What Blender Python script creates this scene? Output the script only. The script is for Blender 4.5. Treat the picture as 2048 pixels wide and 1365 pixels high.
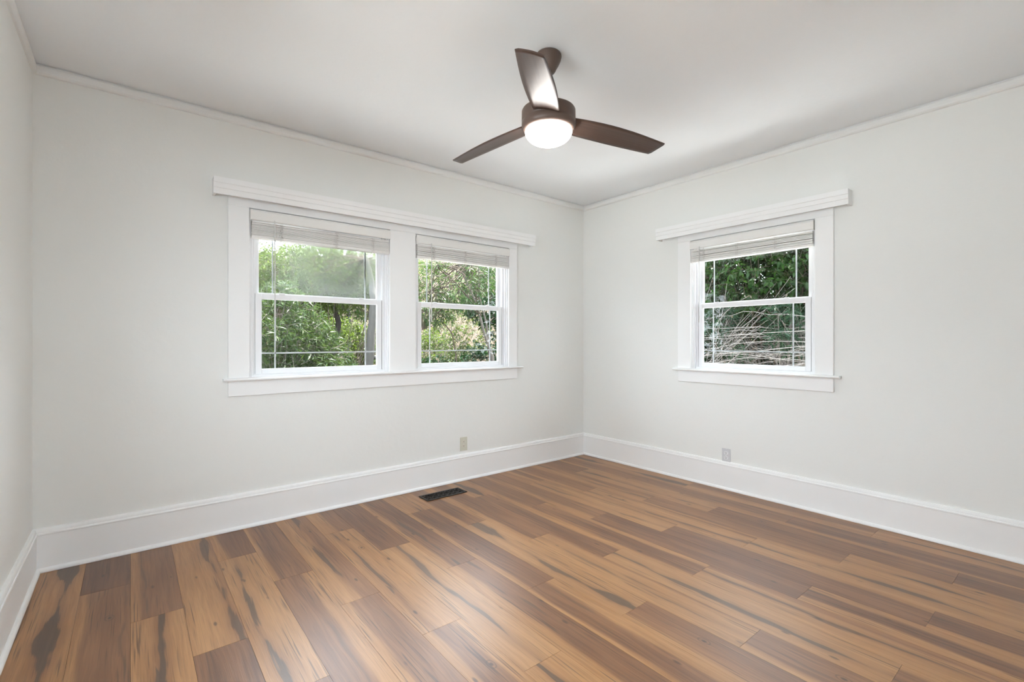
import bpy, bmesh, math, random
import numpy as np
from mathutils import Vector, Matrix

# ------------------------------------------------------------------ clean
for o in list(bpy.data.objects):
    bpy.data.objects.remove(o, do_unlink=True)
SC = bpy.context.scene
COL = SC.collection
random.seed(4)
RNG = np.random.default_rng(11)
PI = math.pi

# ------------------------------------------------------------------ camera
cam_d = bpy.data.cameras.new('camera')
cam = bpy.data.objects.new('camera', cam_d)
COL.objects.link(cam)
cam_d.sensor_fit = 'HORIZONTAL'
cam_d.sensor_width = 36.0
cam_d.lens = 36.0 * 948.4 / 2048.0
cam_d.clip_start = 0.02
cam_d.clip_end = 300
cam.location = (-3.913, -3.602, 1.25)
cam.rotation_euler = (PI / 2, 0, -math.radians(38.77))
SC.camera = cam

# ------------------------------------------------------------------ view
SC.view_settings.view_transform = 'Standard'
SC.view_settings.look = 'None'
SC.view_settings.gamma = 1.0
SC.view_settings.use_curve_mapping = False
SC.view_settings.exposure = 0.42
SC.cycles.use_denoising = True
SC.cycles.denoising_prefilter = 'ACCURATE'
SC.cycles.max_bounces = 12
SC.cycles.diffuse_bounces = 7
SC.cycles.glossy_bounces = 4
SC.cycles.transmission_bounces = 8
SC.cycles.transparent_max_bounces = 16
SC.cycles.caustics_reflective = False
SC.cycles.caustics_refractive = False
SC.cycles.sample_clamp_indirect = 8.0

# ------------------------------------------------------------------ sky and sun
world = bpy.data.worlds.new('sky')
SC.world = world
world.use_nodes = True
wn = world.node_tree.nodes
bg = wn['Background']
bg.inputs['Color'].default_value = (0.83, 0.90, 1.0, 1)
bg.inputs['Strength'].default_value = 9.5

sun_d = bpy.data.lights.new('sun', 'SUN')
sun_d.energy = 44.0
sun_d.angle = math.radians(0.55)
sun_d.color = (1.0, 0.96, 0.89)
sun = bpy.data.objects.new('sun', sun_d)
COL.objects.link(sun)
sun.rotation_euler = Vector((-0.33, -0.10, -0.94)).to_track_quat('-Z', 'Y').to_euler()
sun.location = (0, -6, 12)

# ------------------------------------------------------------------ node helpers
class NT:
    def __init__(self, name):
        self.m = bpy.data.materials.new(name)
        self.m.use_nodes = True
        self.t = self.m.node_tree
        self.t.nodes.clear()
        self.out = self.t.nodes.new('ShaderNodeOutputMaterial')

    def n(self, typ, **kw):
        nd = self.t.nodes.new(typ)
        for k, v in kw.items():
            setattr(nd, k, v)
        return nd

    def put(self, sock, v):
        if v is None:
            return
        if isinstance(v, bpy.types.NodeSocket):
            self.t.links.new(v, sock)
        elif isinstance(v, (tuple, list)):
            if sock.type == 'RGBA' and len(v) == 3:
                v = (*v, 1)
            sock.default_value = v
        else:
            sock.default_value = v

    def math(self, op, a, b=None, c=None, clamp=False):
        nd = self.n('ShaderNodeMath', operation=op, use_clamp=clamp)
        for i, v in enumerate((a, b, c)):
            self.put(nd.inputs[i], v)
        return nd.outputs[0]

    def mix(self, f, a, b, blend='MIX'):
        nd = self.n('ShaderNodeMix', data_type='RGBA', blend_type=blend)
        self.put(nd.inputs[0], f)
        self.put(nd.inputs[6], a)
        self.put(nd.inputs[7], b)
        return nd.outputs[2]

    def smooth(self, x, lo, hi, a=0.0, b=1.0):
        nd = self.n('ShaderNodeMapRange', interpolation_type='SMOOTHSTEP')
        self.put(nd.inputs['Value'], x)
        self.put(nd.inputs['From Min'], lo)
        self.put(nd.inputs['From Max'], hi)
        nd.inputs['To Min'].default_value = a
        nd.inputs['To Max'].default_value = b
        return nd.outputs[0]

    def xyz(self, x, y, z):
        nd = self.n('ShaderNodeCombineXYZ')
        for i, v in enumerate((x, y, z)):
            self.put(nd.inputs[i], v)
        return nd.outputs[0]

    def noise(self, vec, scale=1.0, detail=2.0, rough=0.5, dist=0.0):
        nd = self.n('ShaderNodeTexNoise')
        self.put(nd.inputs['Vector'], vec)
        nd.inputs['Scale'].default_value = scale
        nd.inputs['Detail'].default_value = detail
        nd.inputs['Roughness'].default_value = rough
        nd.inputs['Distortion'].default_value = dist
        return nd.outputs[0]

    def coord(self, kind='Object'):
        return self.n('ShaderNodeTexCoord').outputs[kind]

    def attr(self, name):
        return self.n('ShaderNodeAttribute', attribute_name=name)

    def bump(self, h, strength=0.2, dist=0.01):
        nd = self.n('ShaderNodeBump')
        nd.inputs['Strength'].default_value = strength
        nd.inputs['Distance'].default_value = dist
        self.put(nd.inputs['Height'], h)
        return nd.outputs[0]

    def bsdf(self, col, rough=0.5, normal=None, spec=0.5, metal=0.0):
        nd = self.n('ShaderNodeBsdfPrincipled')
        self.put(nd.inputs['Base Color'], col)
        self.put(nd.inputs['Roughness'], rough)
        nd.inputs['Specular IOR Level'].default_value = spec
        nd.inputs['Metallic'].default_value = metal
        if normal is not None:
            self.put(nd.inputs['Normal'], normal)
        return nd.outputs[0]

    def done(self, sh):
        self.t.links.new(sh, self.out.inputs['Surface'])
        return self.m


def paint(name, col, rough=0.5, bscale=60, bstr=0.05, bdist=0.002, var=0.02, spec=0.4):
    q = NT(name)
    co = q.coord()
    n1 = q.noise(co, bscale, 3)
    n2 = q.noise(co, 2.3, 2)
    c = q.mix(n2, tuple(v * (1 - var) for v in col), tuple(min(1, v * (1 + var)) for v in col))
    return q.done(q.bsdf(c, rough, q.bump(n1, bstr, bdist), spec))


def mat_wall(name, col):
    q = NT(name)
    co = q.coord()
    n1 = q.noise(co, 26, 4, 0.55)
    n2 = q.noise(co, 7, 2)
    h = q.math('ADD', n1, q.math('MULTIPLY', n2, 1.6))
    return q.done(q.bsdf(col, 0.62, q.bump(h, 0.16, 0.006), 0.3))


def mat_floor():
    q = NT('laminate_planks')
    uvn = q.n('ShaderNodeUVMap', uv_map='plank')
    s = q.n('ShaderNodeSeparateXYZ')
    q.put(s.inputs[0], uvn.outputs[0])
    u, v = s.outputs[0], s.outputs[1]
    A = q.n('ShaderNodeSeparateXYZ'); q.put(A.inputs[0], q.attr('pa').outputs['Vector'])
    B = q.n('ShaderNodeSeparateXYZ'); q.put(B.inputs[0], q.attr('pb').outputs['Vector'])
    Cc = q.n('ShaderNodeSeparateXYZ'); q.put(Cc.inputs[0], q.attr('pc').outputs['Vector'])
    sapL, sapR, tone = A.outputs
    sv, sw, seed = B.outputs
    knot, sstr, light = Cc.outputs
    vm = q.math('MULTIPLY', v, 0.1935)
    z = q.math('MULTIPLY', seed, 17.3)
    # slow wander of the heart / sap boundary along the plank
    w1 = q.math('SUBTRACT', q.noise(q.xyz(q.math('MULTIPLY', u, 2.2), q.math('MULTIPLY', v, 0.4), z), 1.0, 1.0), 0.5)
    w2 = q.math('SUBTRACT', q.noise(q.xyz(q.math('MULTIPLY', u, 1.8), q.math('ADD', v, 3.0), z), 1.0, 1.0), 0.5)
    vl = q.math('ADD', v, q.math('MULTIPLY', w1, 0.22))
    vr = q.math('ADD', v, q.math('MULTIPLY', w2, 0.22))
    hl = q.smooth(vl, q.math('SUBTRACT', sapL, 0.05), q.math('ADD', sapL, 0.07))
    one_r = q.math('SUBTRACT', 1.0, sapR)
    hr = q.smooth(vr, q.math('SUBTRACT', one_r, 0.07), q.math('ADD', one_r, 0.05), 1.0, 0.0)
    heart = q.math('MULTIPLY', hl, hr)
    # grain
    wob = q.noise(q.xyz(q.math('MULTIPLY', u, 3.0), q.math('MULTIPLY', vm, 9.0), z), 1.0, 2.0)
    vg = q.math('ADD', vm, q.math('MULTIPLY', wob, 0.05))
    g1 = q.noise(q.xyz(q.math('MULTIPLY', u, 5.0), q.math('MULTIPLY', vm, 330.0), z), 1.0, 3.0, 0.6)
    g2 = q.noise(q.xyz(q.math('MULTIPLY', u, 2.0), q.math('MULTIPLY', vg, 75.0), z), 1.0, 3.0, 0.55)
    g3 = q.noise(q.xyz(q.math('MULTIPLY', u, 1.3), q.math('MULTIPLY', vg, 17.0), z), 1.0, 2.0, 0.5)
    gg = q.math('ADD', q.math('MULTIPLY', g2, 0.5), q.math('MULTIPLY', g3, 0.5))
    gs = q.smooth(gg, 0.3, 0.7)
    sap = q.mix(gs, (0.37, 0.198, 0.084), (0.51, 0.305, 0.145))
    med = q.mix(gs, (0.25, 0.124, 0.058), (0.39, 0.213, 0.104))
    drk = q.mix(gs, (0.125, 0.060, 0.032), (0.25, 0.126, 0.064))
    slow = q.noise(q.xyz(q.math('MULTIPLY', u, 1.1), q.math('MULTIPLY', v, 1.6), q.math('ADD', z, 2.0)), 1.0, 2.0)
    tone2 = q.math('ADD', tone, q.math('MULTIPLY', q.math('SUBTRACT', slow, 0.5), 1.5), clamp=True)
    hc = q.mix(tone2, med, drk)
    col = q.mix(heart, sap, hc)
    hc2 = q.mix(0.35, med, drk)
    # dark mineral streak
    wv = q.math('SUBTRACT', q.noise(q.xyz(q.math('MULTIPLY', u, 2.0), 7.7, z), 1.0, 2.0), 0.5)
    d = q.math('ABSOLUTE', q.math('SUBTRACT', q.math('ADD', v, q.math('MULTIPLY', wv, 0.45)), sv))
    hw = q.math('MULTIPLY', sw, q.smooth(q.noise(q.xyz(q.math('MULTIPLY', u, 2.0), 3.1, z), 1.0, 2.5), 0.36, 0.74))
    edge = q.math('ADD', hw, q.math('MULTIPLY', q.math('SUBTRACT', g2, 0.5), 0.22))
    sm = q.smooth(d, q.math('SUBTRACT', edge, 0.03), q.math('ADD', edge, 0.02), 1.0, 0.0)
    sm = q.math('MULTIPLY', sm, q.smooth(hw, 0.0, 0.03))
    sm = q.math('MULTIPLY', sm, sstr)
    halo = q.smooth(d, q.math('MULTIPLY', edge, 0.7), q.math('ADD', q.math('MULTIPLY', edge, 1.4), 0.14), 1.0, 0.0)
    halo = q.math('MULTIPLY', q.math('MULTIPLY', halo, q.smooth(sw, 0.0, 0.05)), sstr)
    # thin checks inside the heartwood
    ck = q.noise(q.xyz(q.math('MULTIPLY', u, 3.2), q.math('MULTIPLY', vm, 130.0), q.math('ADD', z, 5.0)), 1.0, 1.0)
    ckm = q.noise(q.xyz(q.math('MULTIPLY', u, 1.5), q.math('MULTIPLY', vm, 9.0), q.math('ADD', z, 9.0)), 1.0, 1.0)
    chk = q.math('MULTIPLY', q.smooth(ck, 0.56, 0.68), q.smooth(ckm, 0.44, 0.60))
    # pin knots
    vor = q.n('ShaderNodeTexVoronoi', feature='F1')
    q.put(vor.inputs['Vector'], q.xyz(q.math('MULTIPLY', u, 5.0), q.math('MULTIPLY', vm, 14.0), z))
    vor.inputs['Scale'].default_value = 1.0
    vs = q.n('ShaderNodeSeparateColor'); q.put(vs.inputs[0], vor.outputs['Color'])
    pin = q.math('MULTIPLY', q.smooth(vor.outputs['Distance'], 0.05, 0.14, 1.0, 0.0), q.smooth(vs.outputs[0], 0.54, 0.58))
    # one large knot with a ring
    kx = q.math('SUBTRACT', u, 0.33)
    ky = q.math('MULTIPLY', q.math('SUBTRACT', v, 0.62), 0.33)
    kr = q.math('SQRT', q.math('ADD', q.math('MULTIPLY', kx, kx), q.math('MULTIPLY', ky, ky)))
    kr = q.math('ADD', kr, q.math('MULTIPLY', q.math('SUBTRACT', g2, 0.5), 0.006))
    kc = q.smooth(kr, 0.006, 0.016, 1.0, 0.0)
    kg = q.math('MULTIPLY', q.smooth(q.math('ABSOLUTE', q.math('SUBTRACT', kr, 0.026)), 0.0, 0.006, 1.0, 0.0), 0.6)
    kk = q.math('MULTIPLY', q.math('MAXIMUM', kc, kg), knot)
    col = q.mix(q.math('MULTIPLY', q.smooth(g1, 0.48, 0.70), 0.42), col, (0.16, 0.09, 0.05))
    col = q.mix(q.math('MULTIPLY', chk, 0.7), col, (0.085, 0.048, 0.03))
    col = q.mix(q.math('MULTIPLY', halo, 0.55), col, hc2)
    col = q.mix(q.math('MULTIPLY', sm, 0.9), col, q.mix(g2, (0.055, 0.036, 0.027), (0.13, 0.085, 0.06)))
    col = q.mix(q.math('MULTIPLY', pin, 0.8), col, (0.08, 0.045, 0.028))
    col = q.mix(q.math('MULTIPLY', kk, 0.85), col, (0.07, 0.042, 0.028))
    col = q.mix(light, col, (0.60, 0.44, 0.28))
    col = q.mix(1.0, col, (0.87, 0.75, 0.61), 'MULTIPLY')
    h = q.math('ADD', q.math('MULTIPLY', g1, 0.6), q.math('MULTIPLY', g2, 0.8))
    return q.done(q.bsdf(col, 0.36, q.bump(h, 0.16, 0.003), 0.80))


def mat_glass(name, haze=None):
    q = NT(name)
    tr = q.n('ShaderNodeBsdfTransparent')
    tr.inputs[0].default_value = (0.97, 0.985, 0.975, 1)
    gl = q.n('ShaderNodeBsdfGlossy')
    gl.inputs['Roughness'].default_value = 0.0
    fr = q.n('ShaderNodeFresnel')
    fr.inputs['IOR'].default_value = 1.5
    mx = q.n('ShaderNodeMixShader')
    front = q.math('SUBTRACT', 1.0, q.n('ShaderNodeNewGeometry').outputs['Backfacing'])
    q.put(mx.inputs[0], q.math('MULTIPLY', q.math('MULTIPLY', fr.outputs[0], front), 1.0, clamp=True))
    body = tr.outputs[0]
    if haze:
        # moisture fogged patch between the panes: scatters the view and veils it white
        cxh, czh, rx, rz = haze
        s = q.n('ShaderNodeSeparateXYZ'); q.put(s.inputs[0], q.coord())
        dx = q.math('DIVIDE', q.math('SUBTRACT', s.outputs[0], cxh), rx)
        dz = q.math('DIVIDE', q.math('SUBTRACT', s.outputs[2], czh), rz)
        r = q.math('SQRT', q.math('ADD', q.math('MULTIPLY', dx, dx), q.math('MULTIPLY', dz, dz)))
        r = q.math('ADD', r, q.math('MULTIPLY', q.math('SUBTRACT', q.noise(q.coord(), 7, 3), 0.5), 0.7))
        core = q.smooth(r, 0.55, 1.05, 1.0, 0.0)
        rf = q.n('ShaderNodeBsdfRefraction')
        rf.inputs['Roughness'].default_value = 0.17
        rf.inputs['IOR'].default_value = 1.05
        rf.inputs['Color'].default_value = (0.99, 1, 0.99, 1)
        m2 = q.n('ShaderNodeMixShader')
        q.put(m2.inputs[0], core)
        q.put(m2.inputs[1], tr.outputs[0])
        q.put(m2.inputs[2], rf.outputs[0])
        tl = q.n('ShaderNodeBsdfTranslucent')
        tl.inputs[0].default_value = (0.9, 0.95, 0.9, 1)
        m3 = q.n('ShaderNodeMixShader')
        veil = q.math('MULTIPLY', q.smooth(r, 0.2, 2.0, 1.0, 0.15), 0.06)
        q.put(m3.inputs[0], veil)
        q.put(m3.inputs[1], m2.outputs[0])
        q.put(m3.inputs[2], tl.outputs[0])
        body = m3.outputs[0]
    q.put(mx.inputs[1], body)
    q.put(mx.inputs[2], gl.outputs[0])
    return q.done(mx.outputs[0])


LEAF_K = 0.18


def mat_leaf(name, dark, lightc, trans=0.35, rough=0.42):
    q = NT(name)
    r = q.attr('leaf_tone').outputs['Fac']
    dark = tuple(v * LEAF_K for v in dark)
    lightc = tuple(v * LEAF_K for v in lightc)
    ramp = q.mix(r, dark, lightc)
    p = q.bsdf(ramp, rough, None, 0.12)
    tl = q.n('ShaderNodeBsdfTranslucent')
    q.put(tl.inputs[0], q.mix(0.5, ramp, (lightc[0] * 1.15, lightc[1] * 1.15, lightc[2] * 0.6)))
    mx = q.n('ShaderNodeMixShader')
    mx.inputs[0].default_value = trans
    q.put(mx.inputs[1], p)
    q.put(mx.inputs[2], tl.outputs[0])
    return q.done(mx.outputs[0])


def mat_bark(name, a, b, scale=14):
    q = NT(name)
    co = q.coord()
    mp = q.n('ShaderNodeMapping'); mp.inputs['Scale'].default_value = (3, 3, 0.8)
    q.put(mp.inputs[0], co)
    n = q.noise(mp.outputs[0], scale, 4, 0.6)
    a = tuple(v * 0.30 for v in a)
    b = tuple(v * 0.30 for v in b)
    return q.done(q.bsdf(q.mix(n, a, b), 0.85, q.bump(n, 0.6, 0.02), 0.2))


def mat_ground():
    q = NT('dry_hillside_soil')
    co = q.coord()
    n1 = q.noise(co, 0.7, 3)
    n2 = q.noise(co, 14, 4, 0.65)
    c = q.mix(n2, (0.022, 0.016, 0.011), (0.075, 0.056, 0.042))
    c = q.mix(q.smooth(n1, 0.5, 0.68), c, (0.018, 0.026, 0.008))
    return q.done(q.bsdf(c, 0.95, q.bump(n2, 0.6, 0.05), 0.1))


def mat_fanwood():
    q = NT('walnut_blade')
    co = q.coord()
    s = q.n('ShaderNodeMapping'); s.inputs['Scale'].default_value = (3, 70, 20)
    q.put(s.inputs[0], co)
    n = q.noise(s.outputs[0], 1.0, 4, 0.6, 0.4)
    c = q.mix(n, (0.050, 0.030, 0.024), (0.105, 0.066, 0.052))
    return q.done(q.bsdf(c, 0.36, q.bump(n, 0.35, 0.002), 0.55))


def mat_emit(name, col, strength):
    q = NT(name)
    e = q.n('ShaderNodeEmission')
    e.inputs[0].default_value = (*col, 1)
    e.inputs[1].default_value = strength
    return q.done(e.outputs[0])


M = {}
M['wall'] = mat_wall('warm_white_wall_paint', (0.815, 0.818, 0.795))
M['ceiling'] = mat_wall('white_ceiling_paint', (0.885, 0.905, 0.925))
M['trim'] = paint('white_trim_enamel', (0.88, 0.88, 0.875), 0.38, 30, 0.04, 0.002, 0.01)
M['crown'] = paint('wall_white_trim', (0.81, 0.81, 0.80), 0.45, 30, 0.04, 0.002, 0.01)
M['vinyl'] = paint('white_window_vinyl', (0.86, 0.865, 0.875), 0.32, 20, 0.01, 0.001, 0.005)
M['grille'] = paint('grey_white_grille', (0.66, 0.66, 0.70), 0.4, 20, 0.01, 0.001, 0.01)
M['sash_gap'] = paint('dark_sash_gap', (0.06, 0.06, 0.065), 0.6, 20, 0.01, 0.001, 0.01)
M['blind'] = paint('white_blind_slat', (0.80, 0.79, 0.765), 0.40, 20, 0.02, 0.001, 0.01)
M['cord'] = paint('pale_blind_cord', (0.72, 0.70, 0.67), 0.7, 200, 0.1, 0.001, 0.02)
M['wand'] = paint('pale_wand_plastic', (0.66, 0.65, 0.63), 0.3, 20, 0.01, 0.001, 0.01)
M['floor'] = mat_floor()
M['subfloor'] = paint('dark_underlay', (0.035, 0.025, 0.02), 0.9, 20, 0.1, 0.002, 0.02)
M['glass'] = mat_glass('window_glass')
M['ivory'] = paint('ivory_outlet_plastic', (0.60, 0.59, 0.50), 0.35, 20, 0.01, 0.001, 0.01)
M['ivory2'] = paint('ivory_socket_plastic', (0.66, 0.63, 0.54), 0.35, 20, 0.01, 0.001, 0.01)
M['grey'] = paint('grey_outlet_plastic', (0.62, 0.62, 0.635), 0.35, 20, 0.01, 0.001, 0.01)
M['grey2'] = paint('white_socket_plastic', (0.76, 0.76, 0.77), 0.35, 20, 0.01, 0.001, 0.01)
M['slot'] = paint('black_slot', (0.012, 0.011, 0.011), 0.6, 20, 0.01, 0.001, 0.01)
M['register'] = paint('black_bronze_register', (0.014, 0.011, 0.009), 0.42, 60, 0.1, 0.001, 0.05)
M['duct'] = paint('shaded_duct_black', (0.004, 0.004, 0.004), 0.9, 20, 0.01, 0.001, 0.01)
M['bronze'] = paint('brown_bronze_enamel', (0.115, 0.078, 0.062), 0.40, 80, 0.03, 0.001, 0.03)
M['fanwood'] = mat_fanwood()
M['lamp'] = mat_emit('lit_opal_glass', (1.0, 0.96, 0.91), 26.0)
M['siding'] = paint('house_siding', (0.62, 0.60, 0.55), 0.7, 20, 0.1, 0.004, 0.03)
M['shingle'] = paint('roof_shingle', (0.16, 0.15, 0.14), 0.9, 30, 0.5, 0.01, 0.15)
M['ground'] = mat_ground()
M['drive'] = paint('bounce_drive', (0.52, 0.53, 0.54), 0.9, 40, 0.3, 0.005, 0.1, 0.2)
M['gravel'] = paint('bounce_gravel', (0.33, 0.335, 0.34), 0.95, 60, 0.5, 0.01, 0.15, 0.2)
M['concrete'] = paint('bounce_concrete', (0.80, 0.81, 0.83), 0.9, 40, 0.3, 0.005, 0.1, 0.2)
M['bark_grey'] = mat_bark('grey_bark', (0.10, 0.095, 0.085), (0.28, 0.27, 0.25))
M['bark_dark'] = mat_bark('dark_bark', (0.035, 0.030, 0.026), (0.13, 0.115, 0.10))
M['twig_pale'] = mat_bark('pale_twig', (0.22, 0.19, 0.165), (0.46, 0.42, 0.38), 30)
M['stem'] = mat_bark('bare_grey_stem', (0.26, 0.24, 0.23), (0.95, 0.88, 0.84), 30)
M['twig_brown'] = mat_bark('brown_twig', (0.10, 0.075, 0.055), (0.28, 0.22, 0.17), 30)
M['leaf_oleander'] = mat_leaf('oleander_leaf', (0.025, 0.100, 0.035), (0.26, 0.40, 0.13), 0.35)
M['leaf_lime'] = mat_leaf('sunlit_lime_leaf', (0.10, 0.26, 0.03), (0.42, 0.60, 0.12), 0.42)
M['leaf_mid'] = mat_leaf('mid_green_leaf', (0.03, 0.13, 0.035), (0.20, 0.38, 0.09), 0.36)
M['leaf_ivy'] = mat_leaf('dark_ivy_leaf', (0.015, 0.085, 0.035), (0.10, 0.28, 0.08), 0.22, 0.35)
M['leaf_hedge'] = mat_leaf('dark_hedge_leaf', (0.015, 0.075, 0.020), (0.11, 0.27, 0.05), 0.26, 0.3)
M['leaf_blue'] = mat_leaf('blue_green_leaf', (0.03, 0.12, 0.07), (0.15, 0.32, 0.16), 0.3, 0.38)
M['leaf_dry'] = mat_leaf('dry_leaf', (0.16, 0.11, 0.07), (0.50, 0.42, 0.32), 0.3, 0.6)

# ------------------------------------------------------------------ mesh helpers
class MB:
    """collects shapes, builds ONE mesh object"""
    def __init__(self):
        self.bm = bmesh.new()

    def box(self, x0, x1, y0, y1, z0, z1, bevel=0.0, seg=2, mat=0):
        r = bmesh.ops.create_cube(self.bm, size=1.0)
        vs = r['verts']
        for v in vs:
            v.co = Vector(((x0 + x1) / 2 + v.co.x * (x1 - x0), (y0 + y1) / 2 + v.co.y * (y1 - y0), (z0 + z1) / 2 + v.co.z * (z1 - z0)))
        fs = set(f for v in vs for f in v.link_faces)
        for f in fs:
            f.material_index = mat
        if bevel > 0:
            es = list(set(e for v in vs for e in v.link_edges))
            r2 = bmesh.ops.bevel(self.bm, geom=es, offset=bevel, segments=seg, affect='EDGES', profile=0.5)
            for f in r2['faces']:
                f.material_index = mat
                f.smooth = True
        return self

    def prism(self, prof, axis, a0, a1, mat=0, smooth=False):
        """prof: list of (p,q); axis 'x' -> (p,q)=(y,z); axis 'y' -> (p,q)=(x,z); 'z' -> (x,y)"""
        def P(t, p, q):
            return {'x': (t, p, q), 'y': (p, t, q), 'z': (p, q, t)}[axis]
        A = [self.bm.verts.new(P(a0, *k)) for k in prof]
        B = [self.bm.verts.new(P(a1, *k)) for k in prof]
        n = len(prof)
        fs = []
        for i in range(n):
            f = self.bm.faces.new((A[i], A[(i + 1) % n], B[(i + 1) % n], B[i]))
            f.smooth = smooth
            fs.append(f)
        fs.append(self.bm.faces.new(A))
        fs.append(self.bm.faces.new(list(reversed(B))))
        for f in fs:
            f.material_index = mat
        return self

    def lathe(self, prof, seg=64, mat=0, center=(0, 0), smooth=True):
        rings = []
        for r, z in prof:
            if r < 1e-6:
                rings.append([self.bm.verts.new((center[0], center[1], z))])
            else:
                rings.append([self.bm.verts.new((center[0] + r * math.cos(2 * PI * k / seg), center[1] + r * math.sin(2 * PI * k / seg), z)) for k in range(seg)])
        for a, b in zip(rings[:-1], rings[1:]):
            for k in range(seg):
                k2 = (k + 1) % seg
                if len(a) == 1 and len(b) == 1:
                    continue
                if len(a) == 1:
                    f = self.bm.faces.new((a[0], b[k2], b[k]))
                elif len(b) == 1:
                    f = self.bm.faces.new((a[k], a[k2], b[0]))
                else:
                    f = self.bm.faces.new((a[k], a[k2], b[k2], b[k]))
                f.smooth = smooth
                f.material_index = mat
        return self

    def tube(self, pts, rads, seg=8, mat=0, cap=True):
        pts = [Vector(p) for p in pts]
        if not hasattr(rads, '__len__'):
            rads = [rads] * len(pts)
        rings = []
        up = Vector((0, 0, 1))
        for i, p in enumerate(pts):
            t = (pts[min(i + 1, len(pts) - 1)] - pts[max(i - 1, 0)]).normalized()
            s = t.cross(up)
            if s.length < 1e-3:
                s = t.cross(Vector((1, 0, 0)))
            s.normalize()
            w = s.cross(t).normalized()
            rings.append([self.bm.verts.new(p + (s * math.cos(2 * PI * k / seg) + w * math.sin(2 * PI * k / seg)) * rads[i]) for k in range(seg)])
        for a, b in zip(rings[:-1], rings[1:]):
            for k in range(seg):
                f = self.bm.faces.new((a[k], a[(k + 1) % seg], b[(k + 1) % seg], b[k]))
                f.smooth = True
                f.material_index = mat
        if cap:
            for r in (rings[0], rings[-1]):
                try:
                    f = self.bm.faces.new(r)
                    f.material_index = mat
                except ValueError:
                    pass
        return self

    def build(self, name, mats, parent=None, loc=None):
        bmesh.ops.recalc_face_normals(self.bm, faces=self.bm.faces)
        me = bpy.data.meshes.new(name)
        self.bm.to_mesh(me)
        self.bm.free()
        if not isinstance(mats, (list, tuple)):
            mats = [mats]
        for m in mats:
            me.materials.append(m)
        o = bpy.data.objects.new(name, me)
        COL.objects.link(o)
        if parent is not None:
            o.parent = parent
        if loc is not None:
            o.location = loc
        return o


def tag(o, label=None, cat=None, group=None, kind=None):
    if label: o['label'] = label
    if cat: o['category'] = cat
    if group: o['group'] = group
    if kind: o['kind'] = kind
    return o


def empty(name, loc=(0, 0, 0), rz=0.0):
    o = bpy.data.objects.new(name, None)
    COL.objects.link(o)
    o.location = loc
    o.rotation_euler = (0, 0, rz)
    o.empty_display_size = 0.1
    return o


def struct(o):
    o['kind'] = 'structure'
    return o


# ------------------------------------------------------------------ room dimensions
L, D, H = 4.327, 4.30, 2.75           # width along x, depth along y, ceiling height
TW = 0.16                             # wall thickness
SILL, HEADZ = 0.985, 2.145
OPA = [(-3.293, -2.293), (-2.064, -1.074)]
OPB = [(1.299, 2.286)]                # along -y
OPL = [(1.45, 2.95)]                  # unseen window added in the left wall to let in daylight
OPR = [(3.25, 4.05)]                  # unseen window added in the front wall for more sky light


def wall_mesh(name, a0, a1, openings, z0=0.0, z1=H, sill=SILL, head=HEADZ):
    """wall in local frame: a along the wall, thickness y 0..TW"""
    mb = MB()
    xs = sorted(set([a0, a1] + [v for o in openings for v in o]))
    zs = [z0, sill, head, z1] if openings else [z0, z1]
    bm = mb.bm
    def is_open(i, k):
        c = (xs[i] + xs[i + 1]) / 2
        zc = (zs[k] + zs[k + 1]) / 2
        return any(o[0] < c < o[1] for o in openings) and sill < zc < head
    cache = {}
    def V(x, y, z):
        key = (round(x, 5), y, round(z, 5))
        if key not in cache:
            cache[key] = bm.verts.new(key)
        return cache[key]
    nx, nz = len(xs) - 1, len(zs) - 1
    for i in range(nx):
        for k in range(nz):
            if is_open(i, k):
                continue
            x, X, z, Z = xs[i], xs[i + 1], zs[k], zs[k + 1]
            bm.faces.new((V(x, 0, z), V(X, 0, z), V(X, 0, Z), V(x, 0, Z)))
            f = bm.faces.new((V(x, TW, z), V(x, TW, Z), V(X, TW, Z), V(X, TW, z)))
            f.material_index = 1
            for (di, dk, quad) in ((-1, 0, ((x, z), (x, Z))), (1, 0, ((X, Z), (X, z))), (0, -1, ((X, z), (x, z))), (0, 1, ((x, Z), (X, Z)))):
                ii, kk = i + di, k + dk
                if ii < 0 or ii >= nx or kk < 0 or kk >= nz or is_open(ii, kk):
                    (pa, pz), (qa, qz) = quad
                    bm.faces.new((V(pa, 0, pz), V(qa, 0, qz), V(qa, TW, qz), V(pa, TW, pz)))
    return mb


RB = -PI / 2      # wall B frame: local x -> -y, local y -> +x
RL = PI / 2       # left wall frame: local x -> +y, local y -> -x
w = struct(wall_mesh('wall_back', -L - TW, TW, OPA).build('wall_back', [M['wall'], M['siding']]))
w = struct(wall_mesh('wall_right', 0.0, D, OPB).build('wall_right', [M['wall'], M['siding']]))
w.rotation_euler.z = RB
w = struct(wall_mesh('wall_left', -D, 0.0, [(-o[1], -o[0]) for o in OPL], sill=0.75, head=2.25).build('wall_left', [M['wall'], M['siding']]))
w.rotation_euler.z = RL
w.location = (-L, 0, 0)
w = struct(wall_mesh('wall_front', -TW, L + TW, OPR, sill=0.75, head=2.25).build('wall_front', [M['wall'], M['siding']]))
w.rotation_euler.z = PI
w.location = (0, -D, 0)
struct(MB().box(-L - TW, TW, -D - TW, TW, H, H + 0.12).build('ceiling', M['ceiling']))
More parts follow.
